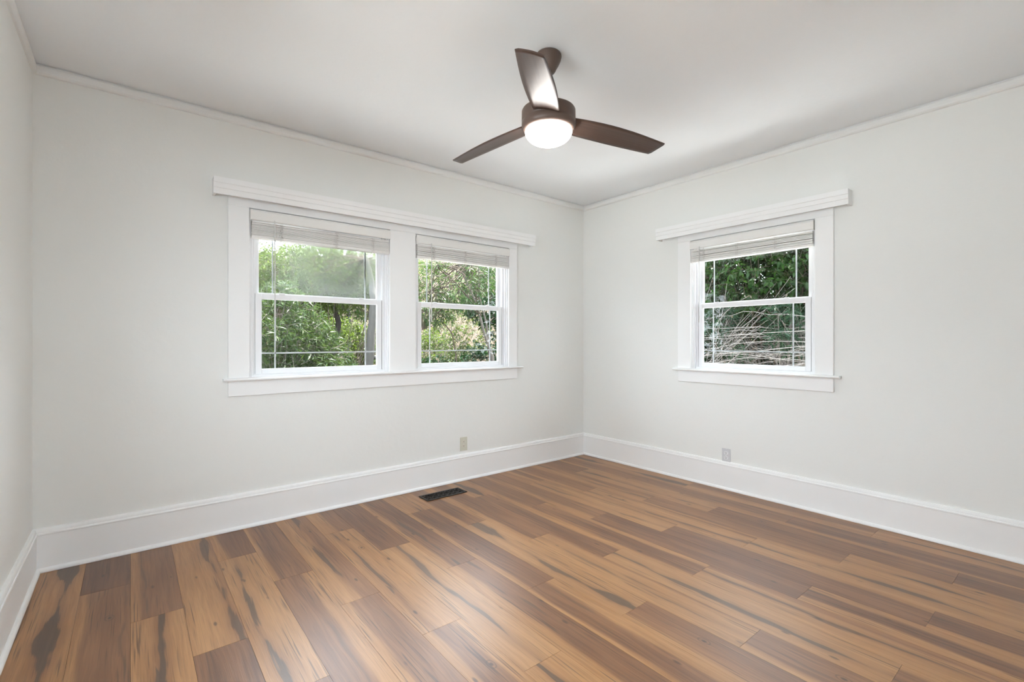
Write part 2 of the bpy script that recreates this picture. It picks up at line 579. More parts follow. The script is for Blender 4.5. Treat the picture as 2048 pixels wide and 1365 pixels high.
# hip roof over the room, unseen; eaves widened to shade the windows
mb = MB()
e = 0.55
x0, x1, y0, y1 = -L - TW - e, TW + 0.85, -D - TW - e, TW + 1.0
zb, zt = H + 0.13, H + 1.5
vs = [mb.bm.verts.new(p) for p in ((x0, y0, zb), (x1, y0, zb), (x1, y1, zb), (x0, y1, zb), (x0 + 2.4, (y0 + y1) / 2, zt), (x1 - 2.4, (y0 + y1) / 2, zt))]
for f in ((0, 1, 5, 4), (1, 2, 5), (2, 3, 4, 5), (3, 0, 4), (3, 2, 1, 0)):
    mb.bm.faces.new([vs[i] for i in f])
struct(mb.build('roof', M['shingle']))

# ------------------------------------------------------------------ floor: one mesh of laminate planks
PW = 0.1935
PL = 1.325
planks = {
    # (column, row): (sapL, sapR, tone, streak_v, streak_w, knot, streak_strength, light)
    (-1, 0): (1.2, 0.0, 0.0, 0.62, 0.26, 0, 1.0, 0.0),
    (0, 0): (-.3, -.3, 0.95, 0.5, 0.0, 0, 0, 0.0), (0, 1): (0.16, -.3, 0.45, 0.9, 0.05, 1, .6, 0.0),
    (1, 0): (0.17, -.3, 0.55, 0.25, 0.04, 1, .7, 0.0), (1, 1): (1.2, 0.0, 0.0, 0.55, 0.13, 0, 1.0, 0.0),
    (2, 0): (0.95, -.3, 0.2, 0.80, 0.14, 0, .9, 0.0), (2, 1): (-.3, -.3, 0.8, 0.4, 0.06, 0, .7, 0.0),
    (3, 0): (0.22, -.3, 0.85, 0.5, 0.0, 0, 0, 0.0), (3, 1): (1.2, 0.0, 0.0, 0.30, 0.11, 0, 1.0, 0.05),
    (4, 0): (0.14, -.3, 0.5, 0.5, 0.04, 1, .7, 0.0), (4, 1): (-.3, 0.30, 0.6, 0.5, 0.05, 0, .5, 0.0),
    (5, 0): (0.55, -.3, 0.3, 0.55, 0.13, 0, .95, 0.0), (5, 1): (0.2, -.3, 0.35, 0.6, 0.08, 0, .7, 0.0),
    (6, 0): (0.5, -.3, 0.7, 0.55, 0.14, 0, .9, 0.0), (6, 1): (1.2, -.3, 0.1, 0.3, 0.08, 1, .9, 0.0),
    (7, 0): (-.3, -.3, 0.85, 0.5, 0.0, 0, 0, 0.0), (7, 1): (1.2, 0.0, 0.0, 0.45, 0.14, 0, 1.0, 0.1),
    (8, 0): (0.18, -.3, 0.75, 0.4, 0.09, 0, .9, 0.0), (8, 1): (0.3, -.3, 0.45, 0.7, 0.06, 0, .7, 0.0),
    (9, 0): (1.2, 0.0, 0.0, 0.55, 0.26, 0, 1.0, 0.0), (9, 1): (0.16, -.3, 0.8, 0.5, 0.0, 0, 0, 0.0),
    (10, 0): (0.2, 0.1, 0.55, 0.5, 0.0, 0, 0, 0.0), (10, 1): (1.2, 0.0, 0.0, 0.42, 0.22, 0, 1.0, 0.08),
    (11, 0): (0.24, -.3, 0.55, 0.6, 0.04, 0, .7, 0.0), (11, 1): (0.9, -.3, 0.2, 0.5, 0.05, 0, .6, 0.05),
    (12, 0): (1.2, 0.0, 0.0, 0.5, 0.24, 0, 1.0, 0.0), (12, 1): (-.3, 0.22, 0.6, 0.5, 0.04, 0, .5, 0.0),
    (12, 2): (1.2, 0.0, 0.0, 0.45, 0.18, 0, 1.0, 0.08), (11, 2): (0.22, -.3, 0.5, 0.5, 0.05, 1, .5, 0.0),
    (10, 2): (0.14, -.3, 0.5, 0.5, 0.04, 1, .5, 0.0), (9, 2): (0.1, 0.3, 0.55, 0.6, 0.06, 0, .5, 0.0),
    (13, 0): (0.12, -.3, 0.5, 0.5, 0.06, 0, .7, 0.0), (13, 1): (0.1, 0.2, 0.55, 0.7, 0.05, 0, .6, 0.0),
    (14, 1): (-.3, -.3, 0.75, 0.5, 0.05, 0, .7, 0.0), (15, 1): (0.9, -.3, 0.25, 0.3, 0.06, 0, .9, 0.05),
    (15, 2): (-.3, 0.15, 0.8, 0.5, 0.04, 0, .5, 0.0), (16, 2): (1.2, 0.0, 0.0, 0.5, 0.10, 0, 1.0, 0.05),
    (17, 2): (1.2, 0.0, 0.0, 0.4, 0.16, 0, 1.0, 0.0), (18, 2): (-.3, 0.1, 0.6, 0.5, 0.05, 1, .6, 0.0),
    (19, 2): (0.1, -.3, 0.75, 0.5, 0.03, 0, .5, 0.0), (20, 2): (1.2, 0.0, 0.0, 0.5, 0.18, 0, 1.0, 0.0),
}


def build_floor():
    verts, faces, uvs, pa, pb, pc = [], [], [], [], [], []
    rs = random.Random(21)
    g = 0.0005
    xmin, xmax, ymin, ymax = -L, 0.0, -D, 0.0
    for c in range(-2, 22):
        xa, xb = -4.109 + PW * c, -4.109 + PW * (c + 1)
        ja = -0.468 - 0.441 * (c % 3)
        bounds = [ja + PL]
        while bounds[-1] > ymin:
            bounds.append(bounds[-1] - PL)
        if c % 3 == 2:
            pass
        row = 0
        for t, b in zip(bounds[:-1], bounds[1:]):
            X0, X1 = max(xa, xmin), min(xb, xmax)
            Y1, Y0 = min(t, ymax), max(b, ymin)
            if X1 - X0 < 0.002 or Y1 - Y0 < 0.002:
                row += 1
                continue
            k = len(verts)
            P = [(X0 + g, Y0 + g), (X1 - g, Y0 + g), (X1 - g, Y1 - g), (X0 + g, Y1 - g)]
            verts += [(p[0], p[1], 0.0) for p in P] + [(p[0], p[1], -0.008) for p in P]
            fl = [(k, k + 1, k + 2, k + 3), (k + 4, k + 7, k + 6, k + 5)] + [(k + i, k + 4 + i, k + 4 + (i + 1) % 4, k + (i + 1) % 4) for i in range(4)]
            faces += fl
            d = planks.get((c, row))
            if d is None:
                r = rs.random()
                if r < 0.58:
                    d = (rs.choice((-.3, .12, .2, .3)), rs.choice((-.3, -.3, .15, .25)), rs.uniform(.25, .9), rs.uniform(.2, .8), rs.uniform(0, .06), int(rs.random() < .25), .7, 0.0)
                elif r < 0.80:
                    d = (1.2, 0.0, 0.0, rs.uniform(.3, .7), rs.uniform(.08, .2), 0, 1.0, 0.03)
                else:
                    d = (rs.uniform(.4, .9), -.3, .25, rs.uniform(.2, .8), rs.uniform(.04, .1), int(rs.random() < .3), .8, 0.0)
            seed = rs.random()
            for f in fl:
                for vi in f:
                    q = verts[vi]
                    uvs.append((t - q[1], (q[0] - xa) / PW))
                pa.append(d[0:3]); pb.append((d[3], d[4], seed)); pc.append((d[5], d[6], d[7]))
            row += 1
    k = len(verts)
    # underlay slab
    P = [(xmin, ymin), (xmax, ymin), (xmax, ymax), (xmin, ymax)]
    verts += [(p[0], p[1], -0.004) for p in P] + [(p[0], p[1], -0.15) for p in P]
    sl = [(k, k + 1, k + 2, k + 3), (k + 4, k + 7, k + 6, k + 5)] + [(k + i, k + 4 + i, k + 4 + (i + 1) % 4, k + (i + 1) % 4) for i in range(4)]
    nf = len(faces)
    faces += sl
    for f in sl:
        uvs += [(0, 0)] * 4
        pa.append((0, 0, 0)); pb.append((0, 0, 0)); pc.append((0, 0, 0))
    me = bpy.data.meshes.new('floor')
    me.from_pydata(verts, [], faces)
    uvl = me.uv_layers.new(name='plank')
    uvl.data.foreach_set('uv', np.array(uvs, dtype=np.float32).ravel())
    for nm, data in (('pa', pa), ('pb', pb), ('pc', pc)):
        at = me.attributes.new(nm, 'FLOAT_VECTOR', 'FACE')
        at.data.foreach_set('vector', np.array(data, dtype=np.float32).ravel())
    me.materials.append(M['floor'])
    me.materials.append(M['subfloor'])
    for i in range(nf, len(faces)):
        me.polygons[i].material_index = 1
    o = bpy.data.objects.new('floor', me)
    COL.objects.link(o)
    return struct(o)


build_floor()

# ------------------------------------------------------------------ baseboards, shoe, picture rail
BASE = [(0, 0), (0.018, 0), (0.018, 0.198), (0.0215, 0.2005), (0.0222, 0.206), (0.0210, 0.2105), (0.0175, 0.2125), (0.0170, 0.2200), (0.0150, 0.2285), (0.0115, 0.2335), (0, 0.2355)]
SHOE = [(0.018, 0.0015), (0.0345, 0.0015), (0.0345, 0.008), (0.0325, 0.014), (0.028, 0.0195), (0.022, 0.0225), (0.018, 0.0230)]
RAIL = [(0, 2.688), (0.010, 2.690), (0.015, 2.694), (0.0195, 2.700), (0.0205, 2.708), (0.0195, 2.728), (0.017, 2.735), (0.010, 2.741), (0, 2.741)]


def run(prof, sgn):
    return [(sgn * d, z) for d, z in prof]


def trim_run(name, side, prof, mat, parent=None, nm2=None):
    mb = MB()
    if side == 'back':
        mb.prism(run(prof, -1), 'x', -L, 0)
    elif side == 'right':
        mb.prism(run(prof, -1), 'y', -D, 0)
    elif side == 'left':
        mb.prism([(-L + d, z) for d, z in prof], 'y', -D, 0)
    else:
        mb.prism([(-D + d, z) for d, z in prof], 'x', -L, 0)
    return mb.build(name, mat, parent)


for side in ('back', 'right', 'left', 'front'):
    b = struct(trim_run('baseboard_' + side, side, BASE, M['trim']))
    trim_run('shoe_molding', side, SHOE, M['trim'], b)
for i, side in enumerate(('back', 'right', 'left', 'front')):
    struct(trim_run('trim_%d' % (i + 1), side, RAIL, M['crown']))


# ------------------------------------------------------------------ windows
def ring(mb, a0, a1, z0, z1, wl, wr, wb, wt, y0, y1, bevel=0.003):
    mb.box(a0, a0 + wl, y0, y1, z0, z1, bevel)
    mb.box(a1 - wr, a1, y0, y1, z0, z1, bevel)
    mb.box(a0 + wl - .001, a1 - wr + .001, y0, y1, z0, z0 + wb, bevel)
    mb.box(a0 + wl - .001, a1 - wr + .001, y0, y1, z1 - wt, z1, bevel)


def window(n, a0, a1, rz, glass_u, glass_l):
    root = struct(empty('window_%d' % n, (0, 0, 0), rz))
    # jamb boards, stops and vinyl master frame
    mb = MB()
    for s, a in ((1, a0), (-1, a1)):
        lo, hi = sorted((a, a + s * 0.010)); mb.box(lo, hi, 0.0, TW, 1.003, HEADZ, 0.001)
        lo, hi = sorted((a + s * 0.008, a + s * 0.024)); mb.box(lo, hi, 0.012, 0.032, 1.003, HEADZ, 0.003)
        lo, hi = sorted((a + s * 0.008, a + s * 0.041)); mb.box(lo, hi, 0.036, 0.125, 1.003, HEADZ, 0.002)
        lo, hi = sorted((a + s * 0.040, a + s * 0.050)); mb.box(lo, hi, 0.064, 0.070, 1.003, HEADZ, 0.001)
    mb.box(a0, a1, 0.0, TW, HEADZ - 0.012, HEADZ, 0.001)
    mb.box(a0 + .01, a1 - .01, 0.036, 0.125, 2.095, HEADZ, 0.002)
    mb.box(a0 + .01, a1 - .01, 0.030, 0.140, 0.990, 1.020, 0.002)
    mb.box(a0 - .03, a1 + .03, 0.120, 0.200, 0.960, 0.992, 0.004)
    mb.build('frame', M['vinyl'], root)
    s0, s1 = a0 + 0.0435, a1 - 0.0435
    # lower sash (room side track)
    mb = MB()
    ring(mb, s0, s1, 1.0215, 1.580, .041, .041, .036, .040, 0.038, 0.062, 0.0035)
    mb.box(s0 + .15, s0 + .19, 0.030, 0.040, 1.576, 1.588, 0.003)
    mb.box(s1 - .19, s1 - .15, 0.030, 0.040, 1.576, 1.588, 0.003)
    lo = mb.build('lower_sash', M['vinyl'], root)
    g0, g1 = s0 + .041, s1 - .041
    mb = MB(); mb.box(g0 - .006, g1 + .006, 0.046, 0.051, 1.052, 1.546)
    mb.build('pane', glass_l, lo)
    mb = MB()
    for a in (g0 + .088, g1 - .088):
        mb.box(a - .005, a + .005, 0.0535, 0.0575, 1.056, 1.542, 0.001)
    mb.box(g0, g1, 0.0535, 0.0575, 1.160, 1.170, 0.001)
    mb.build('grille', M['grille'], lo)
    mb = MB()
    mb.box(s1 + .0002, s1 + .0022, 0.040, 0.058, 1.024, 1.578)
    mb.box(s0 - .0022, s0 - .0002, 0.044, 0.058, 1.024, 1.578)
    mb.build('sash_gap', M['sash_gap'], lo)  # dark strips stand in for the shaded gaps beside the sash
    # upper sash (outer track)
    u0, u1 = a0 + 0.030, a1 - 0.030
    mb = MB()
    ring(mb, u0, u1, 1.552, 2.100, .043, .043, .036, .040, 0.072, 0.096, 0.0035)
    up = mb.build('upper_sash', M['vinyl'], root)
    h0, h1 = u0 + .043, u1 - .043
    mb = MB(); mb.box(h0 - .006, h1 + .006, 0.080, 0.085, 1.584, 2.064)
    mb.build('pane', glass_u, up)
    mb = MB()
    for a in (h0 + .090, h1 - .090):
        mb.box(a - .005, a + .005, 0.0875, 0.0915, 1.588, 2.060, 0.001)
    mb.box(h0, h1, 0.0875, 0.0915, 1.972, 1.982, 0.001)
    mb.build('grille', M['grille'], up)
    return root


HAZE = mat_glass('fogged_window_glass', haze=(-2.66, 1.86, 0.33, 0.24))
window(1, *OPA[0], 0.0, HAZE, M['glass'])
window(2, *OPA[1], 0.0, M['glass'], M['glass'])
window(3, *OPB[0], RB, M['glass'], M['glass'])

# unseen added light openings: left wall (beside the camera), front wall (behind it)
for n, loc, rz, (a0, a1) in ((4, (-L, 0, 0), RL, (-OPL[0][1], -OPL[0][0])), (5, (0, -D, 0), PI, OPR[0])):
    r4 = struct(empty('window_%d' % n, loc, rz))
    mb = MB()
    ring(mb, a0, a1, 0.75, 2.25, .05, .05, .05, .05, 0.02, 0.12, 0.003)
    mb.box((a0 + a1) / 2 - .03, (a0 + a1) / 2 + .03, 0.03, 0.11, .79, 2.21, 0.003)
    mb.build('frame', M['vinyl'], r4)
    mb = MB(); mb.box(a0 + .04, a1 - .04, 0.06, 0.065, .79, 2.21)
    mb.build('pane', M['glass'], r4)


# casings, stool and apron
def casing(n, rz, outer0, outer1, opens, st0, st1, ztop):
    root = struct(empty('trim_%d' % n, (0, 0, 0), rz))
    T = -0.020
    edges = [outer0] + [v for o in opens for v in o] + [outer1]
    for i in range(0, len(edges), 2):
        mb = MB()
        mb.box(edges[i], edges[i + 1], T, 0, 1.003, HEADZ + .001, 0.003)
        mb.build('side_casing' if i in (0, len(edges) - 2) else 'mullion_casing', M['trim'], root)
    mb = MB(); mb.box(outer0, outer1, T, 0, HEADZ, ztop, 0.003)
    mb.build('head_casing', M['trim'], root)
    mb = MB()
    nose = [(0.035, 1.003), (0.035, 0.985), (-0.046, 0.985), (-0.052, 0.9875), (-0.055, 0.994), (-0.052, 1.0005), (-0.046, 1.003)]
    mb.prism(nose, 'x', st0, st1)
    # the stool only runs into the openings; ears stay on the wall face
    mb.build('stool', M['trim'], root)
    mb = MB()
    mb.box(outer0, outer1, -0.019, 0, 0.884, 0.985, 0.003)
    mb.build('apron', M['trim'], root)
    return root


casing(5, 0.0, -3.418, -0.969, OPA, -3.447, -0.916, 2.292)
casing(6, RB, 1.173, 2.404, OPB, 1.138, 2.447, 2.292)


# wooden cornice boxes over the windows
def cornice(rz, a0, a1, label):
    root = tag(empty('window_cornice', (0, 0, 0), rz), label, 'cornice', 'cornice boxes over the windows')
    f = [(-0.091, 2.296), (-0.091, 2.262), (-0.087, 2.259), (-0.087, 2.229), (-0.083, 2.226), (-0.083, 2.191), (-0.068, 2.191), (-0.068, 2.296)]
    mb = MB(); mb.prism(f, 'x', a0, a1)
    mb.build('front_board', M['trim'], root)
    for a in (a0, a1 - .016):
        mb = MB(); mb.box(a, a + .016, -0.0685, -0.0005, 2.191, 2.296, 0.001)
        mb.build('end_board', M['trim'], root)
    mb = MB(); mb.box(a0 + .016, a1 - .016, -0.068, -0.0205, 2.282, 2.296, 0.001)
    mb.build('top_board', M['trim'], root)
    return root


cornice(0.0, -3.506, -0.790, 'long white stepped wooden cornice box above the pair of windows')
cornice(RB, 0.985, 2.512, 'short white stepped wooden cornice box above the single window')


# raised blinds
def blind(rz, a0, a1, wand_a, cords, label, seed, ret_end=False):
    rs = random.Random(seed)
    root = tag(empty('window_blind', (0, 0, 0), rz), label, 'blind', 'raised white slat blinds')
    b0, b1 = a0 + .004, a1 - .004
    mb = MB()
    crown = [(-0.036, 2.064), (-0.0385, 2.070), (-0.0385, 2.120), (-0.036, 2.128), (-0.031, 2.136), (-0.026, 2.136), (-0.026, 2.064)]
    mb.prism(crown, 'x', b0 - .002, b1 + .002)
    mb.build('valance', M['blind'], root)
    mb = MB(); mb.box(b0 + .004, b1 - .004, -0.020, 0.028, 2.088, 2.130, 0.002)
    mb.build('headrail', M['blind'], root)
    mb = MB()
    z = 1.9675
    k = 0
    while z < 2.056:
        j = rs.uniform(-.0012, .0012)
        t = rs.uniform(-.0010, .0010)
        yc = -0.030 + rs.uniform(-.0015, .0015)
        e0, e1 = b0 + .006 + rs.uniform(0, .003), b1 - .006 - rs.uniform(0, .003)
        prof = [(yc, z + t), (yc + .025, z + .0010), (yc + .050, z - t), (yc + .050, z + .0049 - t), (yc + .025, z + .0059), (yc, z + .0049 + t)]
        mb.prism(prof, 'x', e0, e1)
        z += 0.0066 + j * 0.5 + (0.0025 if k in (4, 9) else 0)
        k += 1
    mb.build('slats', M['blind'], root)
    mb = MB(); mb.box(b0 + .005, b1 - .005, -0.032, 0.026, 1.946, 1.966, 0.003)
    mb.build('bottom_rail', M['blind'], root)
    for c in cords:
        mb = MB()
        for q in range(3):
            aa = c + (-0.007, 0.001, 0.008)[q]
            pts = []
            zz = 1.950
            while zz < 2.066:
                pts.append((aa + rs.uniform(-.004, .004), -0.0335 - rs.uniform(0, .004), zz))
                zz += 0.009
            mb.tube(pts, 0.0013, 5)
        mb.tube([(c, -0.02, 1.944), (c, -0.02, 1.938)], [0.006, 0.004], 8)
        mb.build('ladder_cord', M['cord'], root)
    mb = MB()
    mb.tube([(wand_a, -0.042, 2.075), (wand_a, -0.043, 2.045), (wand_a, -0.043, 1.440), (wand_a, -0.043, 1.413)], [0.003, 0.0042, 0.0042, 0.0055], 8)
    mb.tube([(wand_a, -0.030, 2.078), (wand_a, -0.042, 2.075)], 0.002, 6)
    mb.build('wand', M['wand'], root)
    if ret_end:
        mb = MB(); mb.box(b1 - .004, b1 + .002, -0.034, -0.004, 2.064, 2.134, 0.001)
        mb.build('valance_return', M['blind'], root)
    return root


blind(0.0, *OPA[0], -3.143, (-3.10, -2.72, -2.44), 'raised white slat blind on the larger left window of the pair', 1)
blind(0.0, *OPA[1], -1.928, (-1.90, -1.58, -1.24), 'raised white slat blind on the narrower right window of the pair', 2)
blind(RB, *OPB[0], 1.395, (1.43, 1.72, 2.02), 'raised white slat blind in the single window by itself', 3, True)


# ------------------------------------------------------------------ outlets
def outlet(rz, a, z, wd, ht, plate, face, label):
    loc = (a, 0, z) if rz == 0 else (0, -a, z)
    root = tag(empty('wall_outlet', loc, rz), label, 'outlet', 'duplex wall outlets')
    mb = MB()
    mb.box(-wd / 2, wd / 2, -0.006, 0, -ht / 2, ht / 2, 0.0025, 3)
    mb.build('faceplate', plate, root)
    for s in (1, -1):
        zc = s * 0.0195
        mb = MB()
        n = 28
        prof = []
        for k in range(n):
            t = 2 * PI * k / n
            prof.append((0.0172 * math.cos(t), max(-0.0138, min(0.0138, 0.0172 * math.sin(t))) + zc))
        A = [mb.bm.verts.new((p[0], -0.0078, p[1])) for p in prof]
        B = [mb.bm.verts.new((p[0], -0.0050, p[1])) for p in prof]
        mb.bm.faces.new(A)
        for k in range(n):
            mb.bm.faces.new((A[k], A[(k + 1) % n], B[(k + 1) % n], B[k]))
        r = mb.build('receptacle', face, root)
        mb = MB()
        mb.box(-0.0078, -0.0052, -0.0082, -0.0076, zc - .0005, zc + .0085)
        mb.box(0.0050, 0.0078, -0.0082, -0.0076, zc + .0005, zc + .0080)
        mb.prism([(0.0030 * math.cos(2 * PI * k / 12), zc - .0068 + 0.0030 * math.sin(2 * PI * k / 12)) for k in range(12)], 'y', -0.0082, -0.0076)
        mb.build('slots', M['slot'], r)
    mb = MB()
    mb.prism([(0.003 * math.cos(2 * PI * k / 12), 0.003 * math.sin(2 * PI * k / 12)) for k in range(12)], 'y', -0.0072, -0.005)
    mb.build('screw', face, root)
    return root


outlet(0.0, -1.580, 0.325, 0.074, 0.122, M['ivory'], M['ivory2'], 'ivory duplex outlet low on the wall under the pair of windows')
outlet(RB, 1.617, 0.286, 0.074, 0.114, M['grey'], M['grey2'], 'pale grey duplex outlet low on the wall under the single window')


# ------------------------------------------------------------------ floor register
def register():
    x0, x1, y0, y1 = -2.116, -1.745, -0.314, -0.168
    cx, cy = (x0 + x1) / 2, (y0 + y1) / 2
    root = tag(empty('floor_vent', (cx, cy, 0)), 'black decorative metal floor vent set in the planks by the baseboard', 'vent')
    hx, hy = (x1 - x0) / 2, (y1 - y0) / 2
    mb = MB()
    b = 0.019
    mb.box(-hx, hx, -hy, -hy + b, 0.0004, 0.006, 0.002)
    mb.box(-hx, hx, hy - b, hy, 0.0004, 0.006, 0.002)
    mb.box(-hx, -hx + b, -hy + b, hy - b, 0.0004, 0.006, 0.002)
    mb.box(hx - b, hx, -hy + b, hy - b, 0.0004, 0.006, 0.002)
    mb.build('frame', M['register'], root)
    mb = MB()
    ix, iy = hx - b, hy - b
    n = 7
    for i in range(n):
        for j in range(2):
            px = -ix + (i + .5) * 2 * ix / n
            py = -iy + (j + .5) * iy
            R = 0.0225
            for s in (0, 1):
                pts = []
                for k in range(15):
                    t = k / 14 * 2.6 * PI + s * PI + (i + j) % 2 * PI / 2
                    rr = R * (1 - 0.75 * k / 14)
                    pts.append((px + rr * math.cos(t), py + rr * math.sin(t), 0.0035))
                mb.tube(pts, 0.0024, 5)
    for i in range(n + 1):
        px = -ix + i * 2 * ix / n
        mb.box(px - .0015, px + .0015, -iy - .001, iy + .001, 0.0015, 0.0045)
    mb.box(-ix - .001, ix + .001, -.0015, .0015, 0.0015, 0.0045)
    mb.build('scroll_grille', M['register'], root)
    mb = MB(); mb.box(-ix - .001, ix + .001, -iy - .001, iy + .001, 0.0002, 0.0010)
    mb.build('duct_shade', M['duct'], root)  # near-black sheet under the grille stands in for the duct's shade


register()


# ------------------------------------------------------------------ ceiling fan
def fan():
    root = tag(empty('ceiling_fan', (-2.211, -1.788, H)), 'brown three blade ceiling fan with a lit dome lamp hanging from the ceiling', 'ceiling fan')
    def z(v):
        return v - H
    MB().lathe([(0, z(2.750)), (0.060, z(2.750)), (0.066, z(2.744)), (0.0675, z(2.734)), (0.064, z(2.716)), (0.054, z(2.694)), (0.043, z(2.675)), (0.037, z(2.662)), (0.030, z(2.652)), (0.018, z(2.646)), (0, z(2.646))], 48).build('canopy', M['bronze'], root)
    MB().lathe([(0, z(2.65)), (0.0125, z(2.65)), (0.0125, z(2.45)), (0, z(2.45))], 24).build('downrod', M['bronze'], root)
    MB().lathe([(0, z(2.470)), (0.02, z(2.470)), (0.03, z(2.462)), (0.125, z(2.460)), (0.136, z(2.456)), (0.140, z(2.449)), (0.1405, z(2.402)), (0.138, z(2.398)), (0.138, z(2.395)), (0.1405, z(2.391)), (0.1405, z(2.372)), (0.136, z(2.360)), (0.128, z(2.353)), (0.118, z(2.350)), (0, z(2.350))], 96).build('motor_housing', M['bronze'], root)
    prof = [(0.1190, z(2.349)), (0.1225, z(2.344))]
    for k in range(1, 13):
        t = k / 12 * PI / 2
        prof.append((0.1225 * math.cos(t), z(2.344) - 0.069 * math.sin(t)))
    prof[-1] = (0.0, prof[-1][1])
    MB().lathe(prof, 72).build('lamp_dome', M['lamp'], root)
    # blade outline in its own frame: x outward, y>0 counter-clockwise side
    n = 26
    for ang in (-18.2, 101.9, -139.2):
        mb = MB()
        top, bot = [], []
        for i in range(n + 1):
            t = i / n
            # clockwise side runs a little longer: tip edge is slanted and rounded
            row_t, row_b = [], []
            for j in range(9):
                s = j / 8            # 0 = clockwise edge, 1 = counter-clockwise edge
                r_end = 0.698 - 0.030 * s + 0.005 * math.sin(PI * s) - 0.004 * (1 if s in (0, 1) else 0)
                x = 0.100 + (r_end - 0.100) * t
                ycw = -(0.060 + 0.016 * math.sin(PI * t ** 0.9) - 0.004 * t)
                yccw = 0.066 + 0.014 * math.sin(PI * t) - 0.012 * t
                y = ycw + (yccw - ycw) * s
                camber = 0.003 * math.sin(PI * s)
                zz = z(2.398) - y * math.tan(math.radians(10.5)) + camber + 0.006 * math.sin(PI * t) - 0.046 * t
                th = 0.0065 if 0 < s < 1 else 0.004
                row_t.append(mb.bm.verts.new((x, y, zz + th / 2)))
                row_b.append(mb.bm.verts.new((x, y, zz - th / 2)))
            top.append(row_t); bot.append(row_b)
        for i in range(n):
            for j in range(8):
                f = mb.bm.faces.new((top[i][j], top[i + 1][j], top[i + 1][j + 1], top[i][j + 1])); f.smooth = True
                f = mb.bm.faces.new((bot[i][j], bot[i][j + 1], bot[i + 1][j + 1], bot[i + 1][j])); f.smooth = True
            for j in (0, 8):
                mb.bm.faces.new((top[i][j], bot[i][j], bot[i + 1][j], top[i + 1][j]))
        for i in (0, n):
            for j in range(8):
                mb.bm.faces.new((top[i][j], top[i][j + 1], bot[i][j + 1], bot[i][j]))
        b = mb.build('blade', M['fanwood'], root)
        b.rotation_euler.z = math.radians(ang)


fan()

# ------------------------------------------------------------------ garden
def ground_z(x, y):
    z = -0.68
    if y > 4.5:
        z += 0.30 * (y - 4.5) - 0.10 * max(0, min(1.5, y - 4.5)) * 0.5
    if x > 4.5:
        z += 0.10 * (x - 4.5)
    return z + 0.06 * math.sin(x * 1.7 + y * 0.9) + 0.04 * math.sin(y * 2.3 - x)


def ground():
    verts, faces = [], []
    xs = np.linspace(-16, 22, 70)
    ys = np.linspace(-14, 30, 80)
    for y in ys:
        for x in xs:
            verts.append((x, y, ground_z(x, y)))
    nx = len(xs)
    for j in range(len(ys) - 1):
        for i in range(nx - 1):
            faces.append((j * nx + i, j * nx + i + 1, (j + 1) * nx + i + 1, (j + 1) * nx + i))
    me = bpy.data.meshes.new('hillside')
    me.from_pydata(verts, [], faces)
    for p in me.polygons:
        p.use_smooth = True
    me.materials.append(M['ground'])
    o = bpy.data.objects.new('hillside', me)
    COL.objects.link(o)
    struct(o)


ground()
# unseen pale walk added outside the right wall to bounce sun onto the ceiling
mb = MB()
mb.prism([(TW, -D - 1.0), (2.15, -D - 1.0), (2.15, 1.2), (TW, 1.2)], 'z', -0.75, -0.48)
struct(mb.build('bounce_path', M['concrete']))
mb = MB()
mb.box(-14.0, -8.2, -D - 3.0, 0.5, -0.75, -0.50)
struct(mb.build('bounce_path', M['drive']))  # unseen drive added to bounce sun up through the left window
mb = MB()
mb.box(-L - 1.0, TW, TW, 2.4, -0.75, -0.48)
struct(mb.build('bounce_path', M['gravel']))  # unseen ground strip added to bounce daylight up through the paired windows
# foundation under the house floor
struct(MB().box(-L - TW, TW, -D - TW, TW, -0.9, -0.151).build('foundation', M['siding']))


def unit(v):
    return v / np.maximum(np.linalg.norm(v, axis=-1, keepdims=True), 1e-9)


def leaves_object(name, base, direc, length, width, fold, droop, tone, mat, parent):
    """base,direc (n,3); each leaf: 5 verts, 4 triangles, folded on its midrib and drooping"""
    n = len(base)
    d = unit(direc)
    rnd = unit(RNG.normal(size=(n, 3)))
    side = unit(np.cross(d, rnd))
    nor = unit(np.cross(side, d))
    flip = np.where(nor[:, 2:3] < 0, -1.0, 1.0)
    nor = nor * flip
    Lh = length[:, None]; Wd = width[:, None]
    mid = base + d * Lh * 0.5 - np.array([0, 0, 1.0]) * (droop * Lh * 0.25)
    tip = base + d * Lh - np.array([0, 0, 1.0]) * (droop * Lh)
    Lp = mid - d * Lh * 0.05 + side * Wd * 0.5 + nor * Wd * fold
    Rp = mid - d * Lh * 0.05 - side * Wd * 0.5 + nor * Wd * fold
    verts = np.stack([base, Lp, mid, Rp, tip], axis=1).reshape(-1, 3)
    k = (np.arange(n) * 5)[:, None]
    tri = np.array([[0, 2, 1], [0, 3, 2], [1, 2, 4], [2, 3, 4]])
    fc = (k[:, None, :] + tri[None, :, :]).reshape(-1, 3)
    me = bpy.data.meshes.new(name)
    me.vertices.add(len(verts)); me.vertices.foreach_set('co', verts.astype(np.float32).ravel())
    me.loops.add(fc.size); me.loops.foreach_set('vertex_index', fc.astype(np.int32).ravel())
    me.polygons.add(len(fc))
    me.polygons.foreach_set('loop_start', (np.arange(len(fc)) * 3).astype(np.int32))
    me.polygons.foreach_set('loop_total', np.full(len(fc), 3, dtype=np.int32))
    me.update(calc_edges=True)
    at = me.attributes.new('leaf_tone', 'FLOAT', 'FACE')
    at.data.foreach_set('value', np.repeat(tone, 4).astype(np.float32))
    me.materials.append(mat)
    o = bpy.data.objects.new(name, me)
    COL.objects.link(o)
    o.parent = parent
    return o


